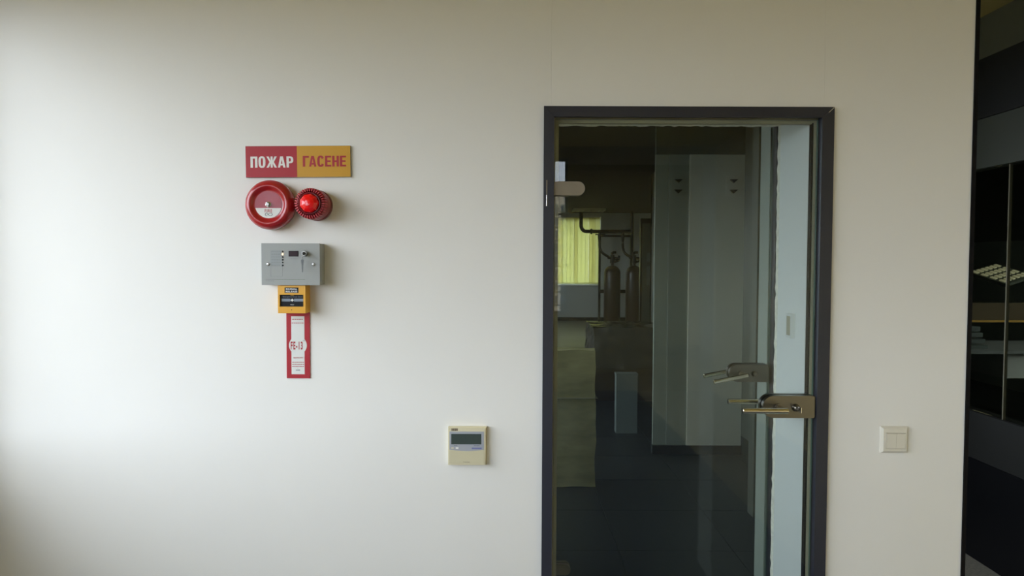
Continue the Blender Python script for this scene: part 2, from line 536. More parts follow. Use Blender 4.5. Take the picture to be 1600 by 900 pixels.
# ------------------------------------------------------------------ glass door in the front wall
def pane(d, bm):
    o = obj('glass_pane', bm, 'glass', d)
    o.data.materials.append(M['glass_edge'])
    for p in o.data.polygons:
        if abs(p.normal.y) < 0.5:
            p.material_index = 1
    return o
d1 = thing('door_1', 'framed glass door with satin lever handle in dark aluminium frame', 'door', (0.545, 0, 0), kind='structure')
XL0, XL1, XR0, XR1, ZT0, ZT1 = 0.0965, 0.1285, 0.9555, 0.9925, 1.950, 1.9825
Y0, Y1 = -0.012, 0.034
def quadpoly(name, poly, y0, y1, m, parent, bevel=0.0012):
    return obj(name, prism(poly, y0, y1), m, parent, bevel=bevel)
quadpoly('frame_jamb', [(XL0, 0), (XL1, 0), (XL1, ZT0 - 0.0006), (XL0, ZT1 - 0.0006)], Y0, 0.0, 'frame', d1)
quadpoly('frame_jamb', [(XR0, 0), (XR1, 0), (XR1, ZT1 - 0.0006), (XR0, ZT0 - 0.0006)], Y0, 0.0, 'frame', d1)
quadpoly('frame_head', [(XL0, ZT1), (XL1, ZT0), (XR0, ZT0), (XR1, ZT1)], Y0, 0.0, 'frame', d1)
# bright scratch along the right mitre
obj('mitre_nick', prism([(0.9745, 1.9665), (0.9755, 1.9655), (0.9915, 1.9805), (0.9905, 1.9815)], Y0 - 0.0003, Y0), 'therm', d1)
# rebate lining inside the frame
obj('rebate', bx(0.117, 0.1285, 0.0, 0.05, 0, 1.975), 'frame', d1)
obj('rebate', bx(0.9575, 0.9645, 0.0, 0.05, 0, 1.975), 'frame', d1)
obj('rebate', bx(0.1285, 0.9575, 0.0, 0.05, 1.955, 1.985), 'frame', d1)
# cream seal behind the glass edge and the dark lip of the stop
obj('seal', bx(0.1285, 0.1450, 0.026, 0.038, 0, 1.955), 'gasket', d1)
obj('seal', bx(0.9465, 0.9575, 0.026, 0.038, 0, 1.955), 'gasket', d1)
obj('seal', bx(0.1450, 0.9465, 0.026, 0.038, 1.942, 1.955), 'gasket', d1)
obj('door_stop', bx(0.9415, 0.9465, 0.030, 0.050, 0, 1.942), 'black_gasket', d1)
obj('door_stop', bx(0.1405, 0.9415, 0.030, 0.050, 1.9385, 1.942), 'gasket', d1)
gp = pane(d1, bx(0.1335, 0.9525, 0.012, 0.022, 0.012, 1.947))

def round_end_plate(x0, x1, z0, z1, y0, y1, side, rc=0.006):
    """plate with one fully rounded end (side -1 left, +1 right) and softly rounded corners at the other"""
    R = (z1 - z0) / 2
    cz = (z0 + z1) / 2
    if side < 0:
        p = arc(x0 + R, cz, R, PI / 2, 3 * PI / 2, 16)
        p += arc(x1 - rc, z0 + rc, rc, -PI / 2, 0, 4) + arc(x1 - rc, z1 - rc, rc, 0, PI / 2, 4)
    else:
        p = arc(x1 - R, cz, R, -PI / 2, PI / 2, 16)
        p += arc(x0 + rc, z1 - rc, rc, PI / 2, PI, 4) + arc(x0 + rc, z0 + rc, rc, PI, 3 * PI / 2, 4)
    return prism(p, y0, y1)

def hinge_set(d, x0, xk, x1, zc, y, hh, mm):
    h = obj('hinge', round_end_plate(xk, x1, zc - hh, zc + hh, y - 0.016, y, 1, 0.002), mm, d, bevel=0.002)
    obj('hinge_plate_inner', round_end_plate(xk + 0.03, x1, zc - hh, zc + hh, y + 0.011, y + 0.024, 1, 0.002), mm, d, bevel=0.002)
    obj('hinge_knuckle', tube([(xk - 0.002, y - 0.018, zc - hh + 0.0005), (xk - 0.002, y - 0.018, zc + hh + 0.003)], 0.0058, 16), mm, d, smooth=True)
    obj('hinge_pin', tube([(xk - 0.002, y - 0.018, zc - hh - 0.034), (xk - 0.002, y - 0.018, zc - hh)], 0.0058, 16), 'chrome', d, smooth=True)
    return h
hinge_set(d1, 0.1, 0.1085, 0.2255, 1.7305, 0.0115, 0.0215, 'hinge')
hinge_set(d1, 0.1, 0.1085, 0.2255, 0.26, 0.0115, 0.0215, 'hinge')

def lock_set(d, xl, xr, zc, hh, yf, yb, droop, key):
    """clamped lock case, a lever on either side"""
    pl = obj('lock_plate', round_end_plate(xl, xr, zc - hh, zc + hh, yf - 0.018, yf, -1, 0.006), 'satin', d, bevel=0.0055, seg=3, smooth=True)
    pb = obj('lock_plate', round_end_plate(xl, xr, zc - hh, zc + hh, yb, yb + 0.018, -1, 0.006), 'satin', d, bevel=0.0055, seg=3, smooth=True)
    hx, hz = xl + 0.049, zc - 0.002
    for sgn, yy, ch in ((-1, yf - 0.018, pl), (1, yb + 0.018, pb)):
        rs = obj('rosette', tube([(hx, yy, hz), (hx, yy + sgn * 0.006, hz)], 0.0125, 24), 'satin', ch, smooth=True)
        lx = hx + 0.003
        a = droop
        y2 = yy + sgn * 0.050
        def pt(s): return (lx + s * math.cos(a), y2, hz + s * math.sin(a))
        bm = tube([(hx, yy, hz), (hx, y2 - sgn * 0.004, hz)], 0.0075, 16)
        obj('lever_neck', bm, 'lever', ch, smooth=True)
        obj('lever', tube([pt(0.008), pt(0.007), pt(-0.131), pt(-0.132)], [0.0076, 0.0087, 0.0087, 0.0076], 20), 'lever', ch, smooth=True)
    kx = xl + 0.103
    cyb = obj('lock_cylinder', lathe([(0.0, 0.016), (0.006, 0.016), (0.0095, 0.013), (0.0105, 0.004), (0.012, 0.0)], kx, zc - 0.002, 24, y=yf - 0.018), 'satin', pl, smooth=True)
    if key:
        obj('key', bx(kx - 0.001, kx + 0.001, yf - 0.062, yf - 0.032, zc - 0.010, zc + 0.006), 'chrome', pl, bevel=0.0006)
        obj('key_shank', bx(kx - 0.0008, kx + 0.0008, yf - 0.036, yf - 0.030, zc - 0.005, zc + 0.001), 'chrome', pl)
    return pl
lock_set(d1, 0.7885, 0.9515, 1.0500, 0.0350, 0.012, 0.022, 0.0, True)

# white magnetic contact on the reveal
mc = thing('magnetic_contact', 'small white door contact box stuck on the doorway reveal', 'sensor', (0.9405, 0.16, 1.253))
obj('case', bx(0.9255, 0.9405, 0.130, 0.172, 1.2515, 1.3325), 'contact', mc, bevel=0.0015)
obj('shaded_face', bx(0.9252, 0.9258, 0.136, 0.166, 1.2600, 1.3240), 'gasket', mc)  # darker sheet paints the shade on the side turned from the office

# ------------------------------------------------------------------ second glass door
d2 = thing('door_2', 'second glass door with drooping lever behind the first', 'door', (0.57, 0.675, 0), kind='structure')
obj('frame_jamb', bx(1.0590, 1.1100, 0.640, 0.692, 0, 2.13), 'frame2', d2, bevel=0.001)
obj('frame_jamb', bx(0.045, 0.094, 0.640, 0.692, 0, 2.13), 'frame2', d2, bevel=0.001)
obj('frame_head', bx(0.094, 1.0590, 0.640, 0.692, 2.082, 2.13), 'frame2', d2, bevel=0.001)
pane(d2, bx(0.098, 1.0560, 0.670, 0.680, 0.012, 2.078))
hinge_set(d2, 0.1, 0.12, 0.2455, 1.79, 0.669, 0.0225, 'hinge')
hinge_set(d2, 0.1, 0.12, 0.2455, 0.2355, 0.669, 0.0225, 'hinge')
lock_set(d2, 0.8860, 1.0450, 1.0530, 0.0360, 0.669, 0.681, 0.20, False)

# ------------------------------------------------------------------ fire sign
sg = thing('fire_sign', 'red and amber rectangular sign reading ПОЖАР ГАСЕНЕ above the bell', 'sign', (-0.664, 0, 1.8095))
sx0, sx1, sxm, sz0, sz1 = -0.8262, -0.5015, -0.6670, 1.7612, 1.8578
obj('backing_board', bx(sx0, sx1, -0.0075, -0.0015, sz0, sz1), 'panel_line', sg, bevel=0.0008)
obj('standoff_pad', bx(sx0 + 0.02, sx1 - 0.02, -0.0015, 0, sz0 + 0.01, sz1 - 0.01), 'panel_line', sg)
obj('red_field', bx(sx0 + 0.0004, sxm, -0.0079, -0.0074, sz0 + 0.0004, sz1 - 0.0004), 'sign_red', sg)
obj('amber_field', bx(sxm, sx1 - 0.0004, -0.0079, -0.0074, sz0 + 0.0004, sz1 - 0.0004), 'sign_yellow', sg)
glyphs('ПОЖАР', -0.8110, -0.6785, 1.7915, 1.8255, -0.0083, 'white_print', sg)
glyphs('ГАСЕНЕ', -0.6490, -0.5150, 1.7935, 1.8265, -0.0083, 'red_print', sg)
sg.rotation_euler = (0, math.radians(-0.55), 0)

# ------------------------------------------------------------------ alarm bell
cx, cz = -0.7440, 1.6735
bl = thing('alarm_bell', 'round red fire bell with a red and white centre label', 'bell', (cx, 0, cz))
obj('back_box', lathe([(0.0, 0), (0.066, 0), (0.066, 0.016), (0.060, 0.022), (0.0, 0.022)], cx, cz), 'siren_base', bl, smooth=True)
prof = [(0.0715, 0.012), (0.0745, 0.0125), (0.0757, 0.018), (0.0760, 0.026), (0.0752, 0.033), (0.0728, 0.0400), (0.0690, 0.0460), (0.0640, 0.0505),
        (0.0590, 0.0525), (0.0550, 0.0522), (0.0515, 0.0500), (0.0480, 0.0465), (0.0450, 0.0445), (0.0420, 0.0440), (0.0, 0.0440)]
obj('gong', lathe(prof, cx, cz, 96), 'red', bl, smooth=True)
up = [(cx + 0.0412 * math.cos(a), cz - 0.0105 + 0.0) for a in (0,)]
a0 = math.asin(-0.0105 / 0.0412)
obj('label_red_half', prism(arc(cx, cz, 0.0412, a0, PI - a0, 40), -0.0450, -0.0440), 'disc_red', bl)
wl_ = obj('label_white_half', prism(arc(cx, cz, 0.0412, PI - a0, 2 * PI + a0, 36), -0.0450, -0.0440), 'disc_white', bl)
text('FIRE', cx - 0.0115, cx + 0.0115, cz - 0.0240, cz - 0.0140, -0.0453, 'red_print', wl_, 0.012)
# maker's emblem: two bracket arcs with a small wave between
bm = bmesh.new()
tube([(p[0], -0.0453, p[1]) for p in arc(cx - 0.0055, cz - 0.0300, 0.0045, 0.5 * PI, 1.5 * PI, 10)], 0.0007, 6, bm)
tube([(p[0], -0.0453, p[1]) for p in arc(cx + 0.0075, cz - 0.0300, 0.0040, -0.5 * PI, 0.5 * PI, 10)], 0.0007, 6, bm)
tube([(cx - 0.005, -0.0453, cz - 0.0262), (cx - 0.001, -0.0453, cz - 0.0275), (cx + 0.001, -0.0453, cz - 0.0320), (cx + 0.006, -0.0453, cz - 0.0335)], 0.0007, 6, bm)
tube([(cx - 0.004, -0.0453, cz - 0.0318), (cx + 0.0, -0.0453, cz - 0.0300)], 0.0007, 6, bm)
tube([(cx + 0.002, -0.0453, cz - 0.0268), (cx + 0.006, -0.0453, cz - 0.0262)], 0.0007, 6, bm)
obj('emblem', bm, 'ink', wl_)
obj('washer', lathe([(0.0085, 0.0440), (0.0085, 0.0465), (0.0045, 0.0475), (0.0, 0.0475)], cx, cz + 0.0005, 32), 'chrome', bl, smooth=True)
obj('centre_nut', lathe([(0.0062, 0.0465), (0.0062, 0.0530), (0.0050, 0.0545), (0.0, 0.0545)], cx, cz + 0.0005, 6), 'key_metal', bl)

# ------------------------------------------------------------------ sounder beacon
cx, cz = -0.6065, 1.6745
sb = thing('sounder_beacon', 'maroon ribbed sounder with a bright red faceted lens beside the bell', 'alarm', (cx, 0, cz))
obj('wall_base', lathe([(0, 0), (0.0475, 0), (0.0475, 0.016), (0.045, 0.018), (0, 0.018)], cx, cz), 'siren_base', sb, smooth=True)
obj('body', lathe([(0.0445, 0.016), (0.0465, 0.020), (0.0468, 0.050), (0.0458, 0.068), (0.0430, 0.072), (0.0400, 0.0760), (0.036, 0.076), (0.033, 0.078), (0, 0.078)], cx, cz, 72), 'siren', sb, smooth=True)
bm = bmesh.new()
for k in range(36):
    a = 2 * PI * k / 36
    ca, sa = math.cos(a), math.sin(a)
    da = 0.042
    def P(r, h, s): return bm.verts.new((cx + r * math.cos(a + s * da), -h, cz + r * math.sin(a + s * da)))
    prf = [(0.0350, 0.0805), (0.0365, 0.0870), (0.0430, 0.0865), (0.0462, 0.0830), (0.0468, 0.0600), (0.0440, 0.0600)]
    L = [P(r, h, -1) for r, h in prf]
    Rr = [P(r, h, 1) for r, h in prf]
    for i in range(len(prf)):
        j = (i + 1) % len(prf)
        bm.faces.new((L[i], L[j], Rr[j], Rr[i]))
    bm.faces.new(L)
    bm.faces.new(Rr[::-1])
obj('grille_ribs', bm, 'rib', sb)
obj('lens_collar', lathe([(0.0325, 0.078), (0.0335, 0.088), (0.0320, 0.0905), (0.0295, 0.0900), (0.0290, 0.078)], cx, cz, 64), 'siren_base', sb, smooth=True)
obj('lens', lathe([(0.0290, 0.080), (0.0290, 0.0920), (0.0262, 0.0990), (0.0190, 0.1050), (0.0090, 0.1080), (0.0, 0.1085)], cx, cz, 9), 'lens', sb)

# ------------------------------------------------------------------ grey control unit
cu = thing('control_unit', 'grey extinguishing status box with key lock and indicator lights', 'control panel', (-0.6735, 0, 1.4283))
px0, px1, pz0, pz1, pf = -0.7620, -0.5850, 1.4284, 1.5556, -0.0585
obj('housing', bx(px0 + 0.001, px1 - 0.001, pf + 0.006, 0, pz0 + 0.0008, pz1 - 0.0008), 'panel', cu, bevel=0.002)
fp = obj('front_plate', bx(px0, px1, pf, pf + 0.0057, pz0, pz1), 'panel', cu, bevel=0.0018, seg=3)
for x in (-0.7421, -0.6038):
    s = obj('screw', lathe([(0.0052, 0), (0.0050, 0.0015), (0.0036, 0.0032), (0.0, 0.0038)], x, 1.4917, 24, y=pf), 'screw', cu, smooth=True)
    obj('screw_slot', bx(x - 0.0035, x + 0.0035, pf - 0.0042, pf - 0.0032, 1.4911, 1.4922), 'dark', s)
obj('legend_label', bx(-0.7345, -0.7010, pf - 0.0003, pf, 1.4885, 1.5345), 'panel_label', cu)
for i in range(6):
    dashes(-0.7320, -0.7050, 1.5308 - i * 0.00845, 0.0011, pf - 0.0004, 'panel_line', cu, 4)
for i in range(6):
    z = 1.5308 - i * 0.00845
    on = i == 1
    obj('indicator_led', lathe([(0.0026, 0), (0.0025, 0.0012), (0.0015, 0.0024), (0, 0.0028)], -0.6974, z, 16, y=pf), 'led_on' if on else 'dark', cu, smooth=True)
bm = bmesh.new()
for b in ((-0.7340, -0.6975, 1.4845, 1.4849), (-0.7340, -0.6975, 1.4545, 1.4549), (-0.7340, -0.7336, 1.4549, 1.4845), (-0.6979, -0.6975, 1.4549, 1.4845)):
    bx(b[0], b[1], pf - 0.0003, pf, b[2], b[3], bm=bm)
obj('legend_frame', bm, 'panel_line', cu)
ds = obj('display_window', bx(-0.6788, -0.6497, pf - 0.0014, pf, 1.5156, 1.5327), 'black', cu, bevel=0.0006)
obj('display_glass', bx(-0.6770, -0.6515, pf - 0.0018, pf - 0.0014, 1.5172, 1.5311), 'display', ds)
dashes(-0.6740, -0.6560, 1.5085, 0.0009, pf - 0.0002, 'panel_line', cu, 3)
dashes(-0.7500, -0.7180, 1.4460, 0.0016, pf - 0.0002, 'panel_line', cu, 5)
dashes(-0.7165, -0.6300, 1.4460, 0.0014, pf - 0.0002, 'panel_green', cu, 11)
dashes(-0.7500, -0.7240, 1.4410, 0.0009, pf - 0.0002, 'panel_line', cu, 5)
lkx, lkz = -0.6290, 1.5245
lk = obj('key_lock', lathe([(0.0088, 0), (0.0086, 0.010), (0.0076, 0.0118), (0.0, 0.0118)], lkx, lkz, 32, y=pf), 'key_metal', cu, smooth=True)
obj('lock_core', lathe([(0.0050, 0.0118), (0.0048, 0.0135), (0, 0.0135)], lkx, lkz, 24, y=pf), 'dark', lk, smooth=True)
obj('key_blade', bx(lkx - 0.0007, lkx + 0.0007, pf - 0.030, pf - 0.0130, lkz - 0.0045, lkz + 0.0045), 'key_metal', lk, bevel=0.0003)
# spare key hanging from the key ring
kr = obj('key_ring', tube([(lkx + 0.0004, pf - 0.027 + 0.0052 * math.cos(a), lkz - 0.0095 + 0.0058 * math.sin(a)) for a in [2 * PI * i / 20 for i in range(21)]], 0.0005, 6), 'chrome', lk, smooth=True)
kx = lkx - 0.002
hk = obj('hanging_key', prism(arc(kx, 1.5030, 0.0042, -0.3, PI + 0.3, 12) + [(kx - 0.0022, 1.4880), (kx - 0.0014, 1.4680), (kx + 0.0006, 1.4680), (kx + 0.0016, 1.4880)], pf - 0.022, pf - 0.020), 'dark_key', lk, bevel=0.0003)

# ------------------------------------------------------------------ manual release call point
mr = thing('manual_release', 'yellow break-glass manual release box under the grey unit', 'call point', (-0.6735, 0, 1.3420))
yx0, yx1, yz0, yz1, yf = -0.7155, -0.6315, 1.3422, 1.4268, -0.0510
# face ring with a rectangular opening
wx0, wx1, wz0, wz1 = -0.7100, -0.6378, 1.3622, 1.3985
bm = bmesh.new()
bx(yx0, yx1, yf, yf + 0.012, wz1, yz1, bm=bm)
bx(yx0, yx1, yf, yf + 0.012, yz0, wz0, bm=bm)
bx(yx0, wx0, yf, yf + 0.012, wz0, wz1, bm=bm)
bx(wx1, yx1, yf, yf + 0.012, wz0, wz1, bm=bm)
bmesh.ops.remove_doubles(bm, verts=bm.verts, dist=1e-6)
obj('front_cover', bm, 'yellow', mr)
obj('back_box', bx(yx0, yx1, yf + 0.012, 0, yz0, yz1), 'yellow', mr, bevel=0.0012)
ge = obj('break_glass', bx(wx0, wx1, yf + 0.0065, yf + 0.012, wz0, wz1), 'black', mr)
gy = yf + 0.0062
text('Emergency Break Glass', wx0 + 0.008, wx1 - 0.005, 1.3893, 1.3943, gy, 'grey_print', ge, 0.0)
dashes(-0.6785, -0.6690, 1.3968, 0.0014, gy, 'sign_yellow', ge, 4)
obj('arrow_band', prism([(wx0 + 0.004, 1.3778), (-0.6800, 1.3778), (-0.6765, 1.3808), (-0.6800, 1.3862), (wx0 + 0.004, 1.3862)], gy - 0.0001, gy), 'grey_print', ge)
obj('arrow_band', prism([(-0.6672, 1.3778), (wx1 - 0.002, 1.3778), (wx1 - 0.002, 1.3862), (-0.6672, 1.3862), (-0.6705, 1.3808)], gy - 0.0001, gy), 'grey_print', ge)
obj('target_mark', prism([(-0.6783, 1.3815), (-0.6736, 1.3772), (-0.6690, 1.3815), (-0.6736, 1.3868)], gy - 0.0003, gy - 0.0002), 'white_print', ge)
text('PRESS', -0.6790, -0.6685, 1.3662, 1.3692, gy, 'white_print', ge, 0.0)
lb = obj('name_plate', bx(-0.6945, -0.6525, yf - 0.0006, yf, 1.4042, 1.4207), 'black', mr, bevel=0.0002, seg=1)
text('MANUAL', -0.6905, -0.6565, 1.4135, 1.4190, yf - 0.0009, 'white_print', lb, 0.035, spacing=1.2)
text('RELEASE', -0.6910, -0.6560, 1.4058, 1.4113, yf - 0.0009, 'white_print', lb, 0.035, spacing=1.2)
obj('test_hole', lathe([(0.0017, 0), (0.0014, 0.0003), (0.0, 0.0003)], -0.6738, 1.3525, 16, y=yf), 'brown_ink', mr)
# FE-13 plate under it
tg = thing('agent_plate', 'tall red plate with white strip marked FE-13 below the yellow box', 'sign', (-0.669, 0, 1.134))
tx0, tx1, tz0, tz1 = -0.7055, -0.6325, 1.1342, 1.3420
obj('plate', bx(tx0, tx1, -0.0032, 0, tz0, tz1), 'sign_red', tg, bevel=0.0005)
cxm, czm, wv = -0.6697, 1.2380, 0.0205
strip = []
ra, rz = 0.0279, 0.0285
t0 = math.acos(wv / ra)
strip += [(cxm + wv, 1.1469)]
strip += [(cxm + ra * math.cos(a), czm + rz * math.sin(a)) for a in [-t0 + 2 * t0 * i / 16 for i in range(17)]]
strip += [(cxm + wv, 1.3291), (cxm - wv, 1.3291)]
strip += [(cxm + ra * math.cos(a), czm + rz * math.sin(a)) for a in [PI - t0 + 2 * t0 * i / 16 for i in range(17)]]
strip += [(cxm - wv, 1.1469)]
ws = obj('white_strip', prism(strip, -0.0036, -0.0032), 'disc_white', tg)
text('FE-13', cxm - 0.0225, cxm + 0.0150, 1.2245, 1.2500, -0.0039, 'red_print', ws, 0.035, spacing=1.25)
text('TM', cxm + 0.0155, cxm + 0.0225, 1.2500, 1.2545, -0.0039, 'ink', ws, 0.0)
dashes(-0.6870, -0.6540, 1.3195, 0.0024, -0.0037, 'red_print', ws, 5)
dashes(-0.6885, -0.6515, 1.3080, 0.0022, -0.0037, 'red_print', ws, 6)
text('ВНИМАНИЕ!', -0.6835, -0.6540, 1.1968, 1.2008, -0.0039, 'red_print', ws, 0.02)
for z in (1.1848, 1.1783, 1.1718):
    dashes(-0.6880, -0.6510, z, 0.0022, -0.0037, 'red_print', ws, 6)
dashes(-0.6712, -0.6696, 1.1660, 0.0012, -0.0037, 'red_print', ws, 1)
dashes(-0.6760, -0.6635, 1.1602, 0.0024, -0.0037, 'ink', ws, 3)

# ------------------------------------------------------------------ air conditioning controller
tm = thing('climate_controller', 'beige wall thermostat with dark display left of the door', 'thermostat', (-0.1378, 0, 0.8645))
ax0, ax1, az0, az1 = -0.1983, -0.0775, 0.8645, 0.9850
obj('back_case', bx(ax0, ax1, -0.012, 0, az0, az1), 'therm', tm, bevel=0.004, seg=3)
obj('front_cover', bx(ax0 + 0.0015, ax1 - 0.0035, -0.0185, -0.012, az0 + 0.0015, az1 - 0.0015), 'therm', tm, bevel=0.004, seg=3)
fy = -0.0185
gx0, gx1 = -0.1935, -0.0860
zt, zb = 0.9715, 0.9145
curve = [(gx0 + (gx1 - gx0) * i / 12, zb - 0.0045 * math.sin(PI * i / 12)) for i in range(13)]
bz = obj('display_bezel', prism(curve + [(gx1, zt), (gx0, zt)], fy - 0.0008, fy + 0.001), 'therm_grey', tm)
obj('display', bx(-0.1880, -0.0940, fy - 0.0014, fy - 0.0008, 0.9315, 0.9642), 'lcd', bz)
dr = obj('cover_flap', prism([(gx0 - 0.001, az0 + 0.006), (gx1 + 0.001, az0 + 0.006)] + [(x, z - 0.001) for x, z in reversed(curve)], fy - 0.0010, fy + 0.001), 'therm_door', tm)
text('TOSHIBA', -0.1510, -0.1300, 0.8742, 0.8766, fy - 0.0012, 'brown_ink', dr, 0.01)
dashes(-0.1875, -0.1680, 0.9795, 0.0030, fy - 0.0003, 'brown_ink', tm, 4)
dashes(-0.1875, -0.1680, 0.9755, 0.0034, fy - 0.0003, 'brown_ink', tm, 4)
dashes(-0.1790, -0.1690, 0.9268, 0.0014, fy - 0.0010, 'ink', bz, 2)
dashes(-0.1170, -0.0995, 0.9268, 0.0014, fy - 0.0010, 'ink', bz, 4)
obj('power_button', bx(-0.1740, -0.1655, fy - 0.0018, fy - 0.0008, 0.9170, 0.9222), 'white_print', bz, bevel=0.0005)
obj('small_button', bx(-0.1880, -0.1800, fy - 0.0015, fy - 0.0008, 0.9180, 0.9212), 'therm', bz, bevel=0.0004)
dashes(-0.1240, -0.0930, 0.9188, 0.0046, fy - 0.0010, 'blue_ink', bz, 1)

# ------------------------------------------------------------------ light switch
sw = thing('light_switch', 'ivory double rocker light switch right of the door', 'switch', (1.204, 0, 0.9055))
wx0, wx1, wz0, wz1 = 1.1600, 1.2475, 0.9052, 0.9900
ix0, ix1, iz0, iz1 = 1.1752, 1.2370, 0.9200, 0.9700
bm = bmesh.new()
def rectloop(a, b, c, d, y): return [bm.verts.new(p) for p in ((a, y, c), (b, y, c), (b, y, d), (a, y, d))]
loops = [rectloop(wx0, wx1, wz0, wz1, 0), rectloop(wx0 + 0.0005, wx1 - 0.0005, wz0 + 0.0005, wz1 - 0.0005, -0.0045),
         rectloop(wx0 + 0.0075, wx1 - 0.0075, wz0 + 0.0075, wz1 - 0.0075, -0.0105),
         rectloop(ix0, ix1, iz0, iz1, -0.0105), rectloop(ix0, ix1, iz0, iz1, -0.0040)]
for a, b in zip(loops, loops[1:]):
    for k in range(4):
        bm.faces.new((a[k], a[(k + 1) % 4], b[(k + 1) % 4], b[k]))
bm.faces.new(loops[-1])
obj('cover_frame', bm, 'switch', sw)
xm = (ix0 + ix1) / 2 + 0.0008
for a, b in ((ix0 + 0.0009, xm - 0.0003), (xm + 0.0003, ix1 - 0.0009)):
    bm = bmesh.new()
    poly = [(0.0, iz0 + 0.001), (0.0065, iz0 + 0.001), (0.0078, (iz0 + iz1) / 2), (0.0090, iz1 - 0.0012), (0.0, iz1 - 0.0012)]
    A = [bm.verts.new((a, -0.0040 - h, z)) for h, z in poly]
    B = [bm.verts.new((b, -0.0040 - h, z)) for h, z in poly]
    bm.faces.new(A); bm.faces.new(B[::-1])
    for i in range(5):
        bm.faces.new((A[i], A[(i + 1) % 5], B[(i + 1) % 5], B[i]))
    obj('rocker', bm, 'switch', sw, bevel=0.0006, seg=2)

# ------------------------------------------------------------------ equipment room beyond the doors
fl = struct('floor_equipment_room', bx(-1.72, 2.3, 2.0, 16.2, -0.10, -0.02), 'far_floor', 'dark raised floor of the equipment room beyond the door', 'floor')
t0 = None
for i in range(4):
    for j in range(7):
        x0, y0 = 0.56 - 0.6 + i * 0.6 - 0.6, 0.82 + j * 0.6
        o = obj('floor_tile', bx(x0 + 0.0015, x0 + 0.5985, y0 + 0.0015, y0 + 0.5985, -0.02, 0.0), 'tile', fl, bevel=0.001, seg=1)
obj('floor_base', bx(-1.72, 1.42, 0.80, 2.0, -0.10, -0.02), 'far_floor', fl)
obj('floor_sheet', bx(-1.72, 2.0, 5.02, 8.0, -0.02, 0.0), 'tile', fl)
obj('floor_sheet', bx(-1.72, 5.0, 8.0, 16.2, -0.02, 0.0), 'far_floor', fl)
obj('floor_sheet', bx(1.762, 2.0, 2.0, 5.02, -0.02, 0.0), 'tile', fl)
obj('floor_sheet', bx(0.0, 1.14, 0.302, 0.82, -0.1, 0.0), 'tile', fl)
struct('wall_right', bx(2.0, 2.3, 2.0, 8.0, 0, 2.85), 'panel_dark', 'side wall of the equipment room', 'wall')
wfar = struct('wall_far', bx(-1.72, 0.60, 16.0, 16.2, 0, 2.78), 'server_wall', 'far wall of the equipment room with blinds', 'wall')
obj('wall_core', bx(2.28, 3.03, 16.0, 16.2, 0, 2.78), 'server_wall', wfar)
obj('wall_core', bx(0.60, 2.28, 16.0, 16.2, 0, 0.93), 'server_wall', wfar)
obj('wall_core', bx(0.60, 2.28, 16.0, 16.2, 2.68, 2.78), 'server_wall', wfar)
obj('wall_core', bx(3.03, 3.14, 16.0, 16.2, 0, 0.93), 'server_wall', wfar)
obj('wall_core', bx(3.03, 3.14, 16.0, 16.2, 2.68, 2.78), 'server_wall', wfar)
obj('wall_core', bx(3.14, 5.2, 16.0, 16.2, 0, 2.78), 'server_wall', wfar)
obj('skirting', bx(-1.72, 5.0, 15.985, 16.0, 0, 0.09), 'skirting', wfar)
struct('wall_far_right', bx(5.0, 5.2, 8.0, 16.2, 0, 2.85), 'server_wall', 'right wall at the far end of the equipment room', 'wall')
struct('wall_step', bx(2.0, 5.2, 7.9, 8.0, 0, 2.85), 'server_wall', 'return wall where the equipment room widens', 'wall')

def far_window(name, x0, x1, label):
    r = thing(name, label, 'window', ((x0 + x1) / 2, 16.1, 0.93), kind='structure')
    for b in ((x0, x0 + 0.05, 0.93, 2.68), (x1 - 0.05, x1, 0.93, 2.68)):
        obj('frame_stile', bx(b[0], b[1], 16.10, 16.15, b[2], b[3]), 'sill', r)
    for b in ((0.93, 0.98), (2.63, 2.68)):
        obj('frame_rail', bx(x0 + 0.05, x1 - 0.05, 16.10, 16.15, b[0], b[1]), 'sill', r)
    obj('pane', bx(x0 + 0.05, x1 - 0.05, 16.122, 16.128, 0.98, 2.63), 'win_glass', r)
    obj('window_sill', bx(x0 - 0.02, x1, 15.90, 16.10, 0.905, 0.93), 'sill', r)
far_window('window_4', 0.60, 2.28, 'far window behind yellow green vertical blinds')
far_window('window_5', 3.03, 3.14, 'narrow far window right of the gas cylinders')
def blind(x0, x1, n, label):
    r = thing('vertical_blind', label, 'blind', ((x0 + x1) / 2, 15.97, 0.96))
    obj('head_rail', bx(x0, x1, 15.945, 15.985, 2.66, 2.70), 'sill', r)
    p = (x1 - x0) / n
    for i in range(n):
        c = x0 + p * (i + 0.5)
        a = math.radians(15 + random.uniform(-5, 5))
        h = p * 0.53
        dx, dy = h * math.cos(a), h * math.sin(a)
        bm = prism([(-1, 0), (1, 0), (1, 1), (-1, 1)], -0.0008, 0.0008)
        for v in bm.verts:
            s, t, w = v.co.x, v.co.z, v.co.y
            v.co = Vector((c + s * dx, 15.965 + s * dy + w, 0.965 + t * 1.70))
        obj('slat', bm, ('slat', 'slat', 'slat_b')[(i * 2 + i // 3) % 3], r)
    obj('bottom_chain', bx(x0, x1, 15.950, 15.954, 0.985, 0.990), 'pipe', r)
blind(0.62, 2.26, 17, 'sunlit yellow green vertical blinds at the far window')
blind(3.04, 3.13, 1, 'narrow strip of yellow blinds right of the gas cylinders')

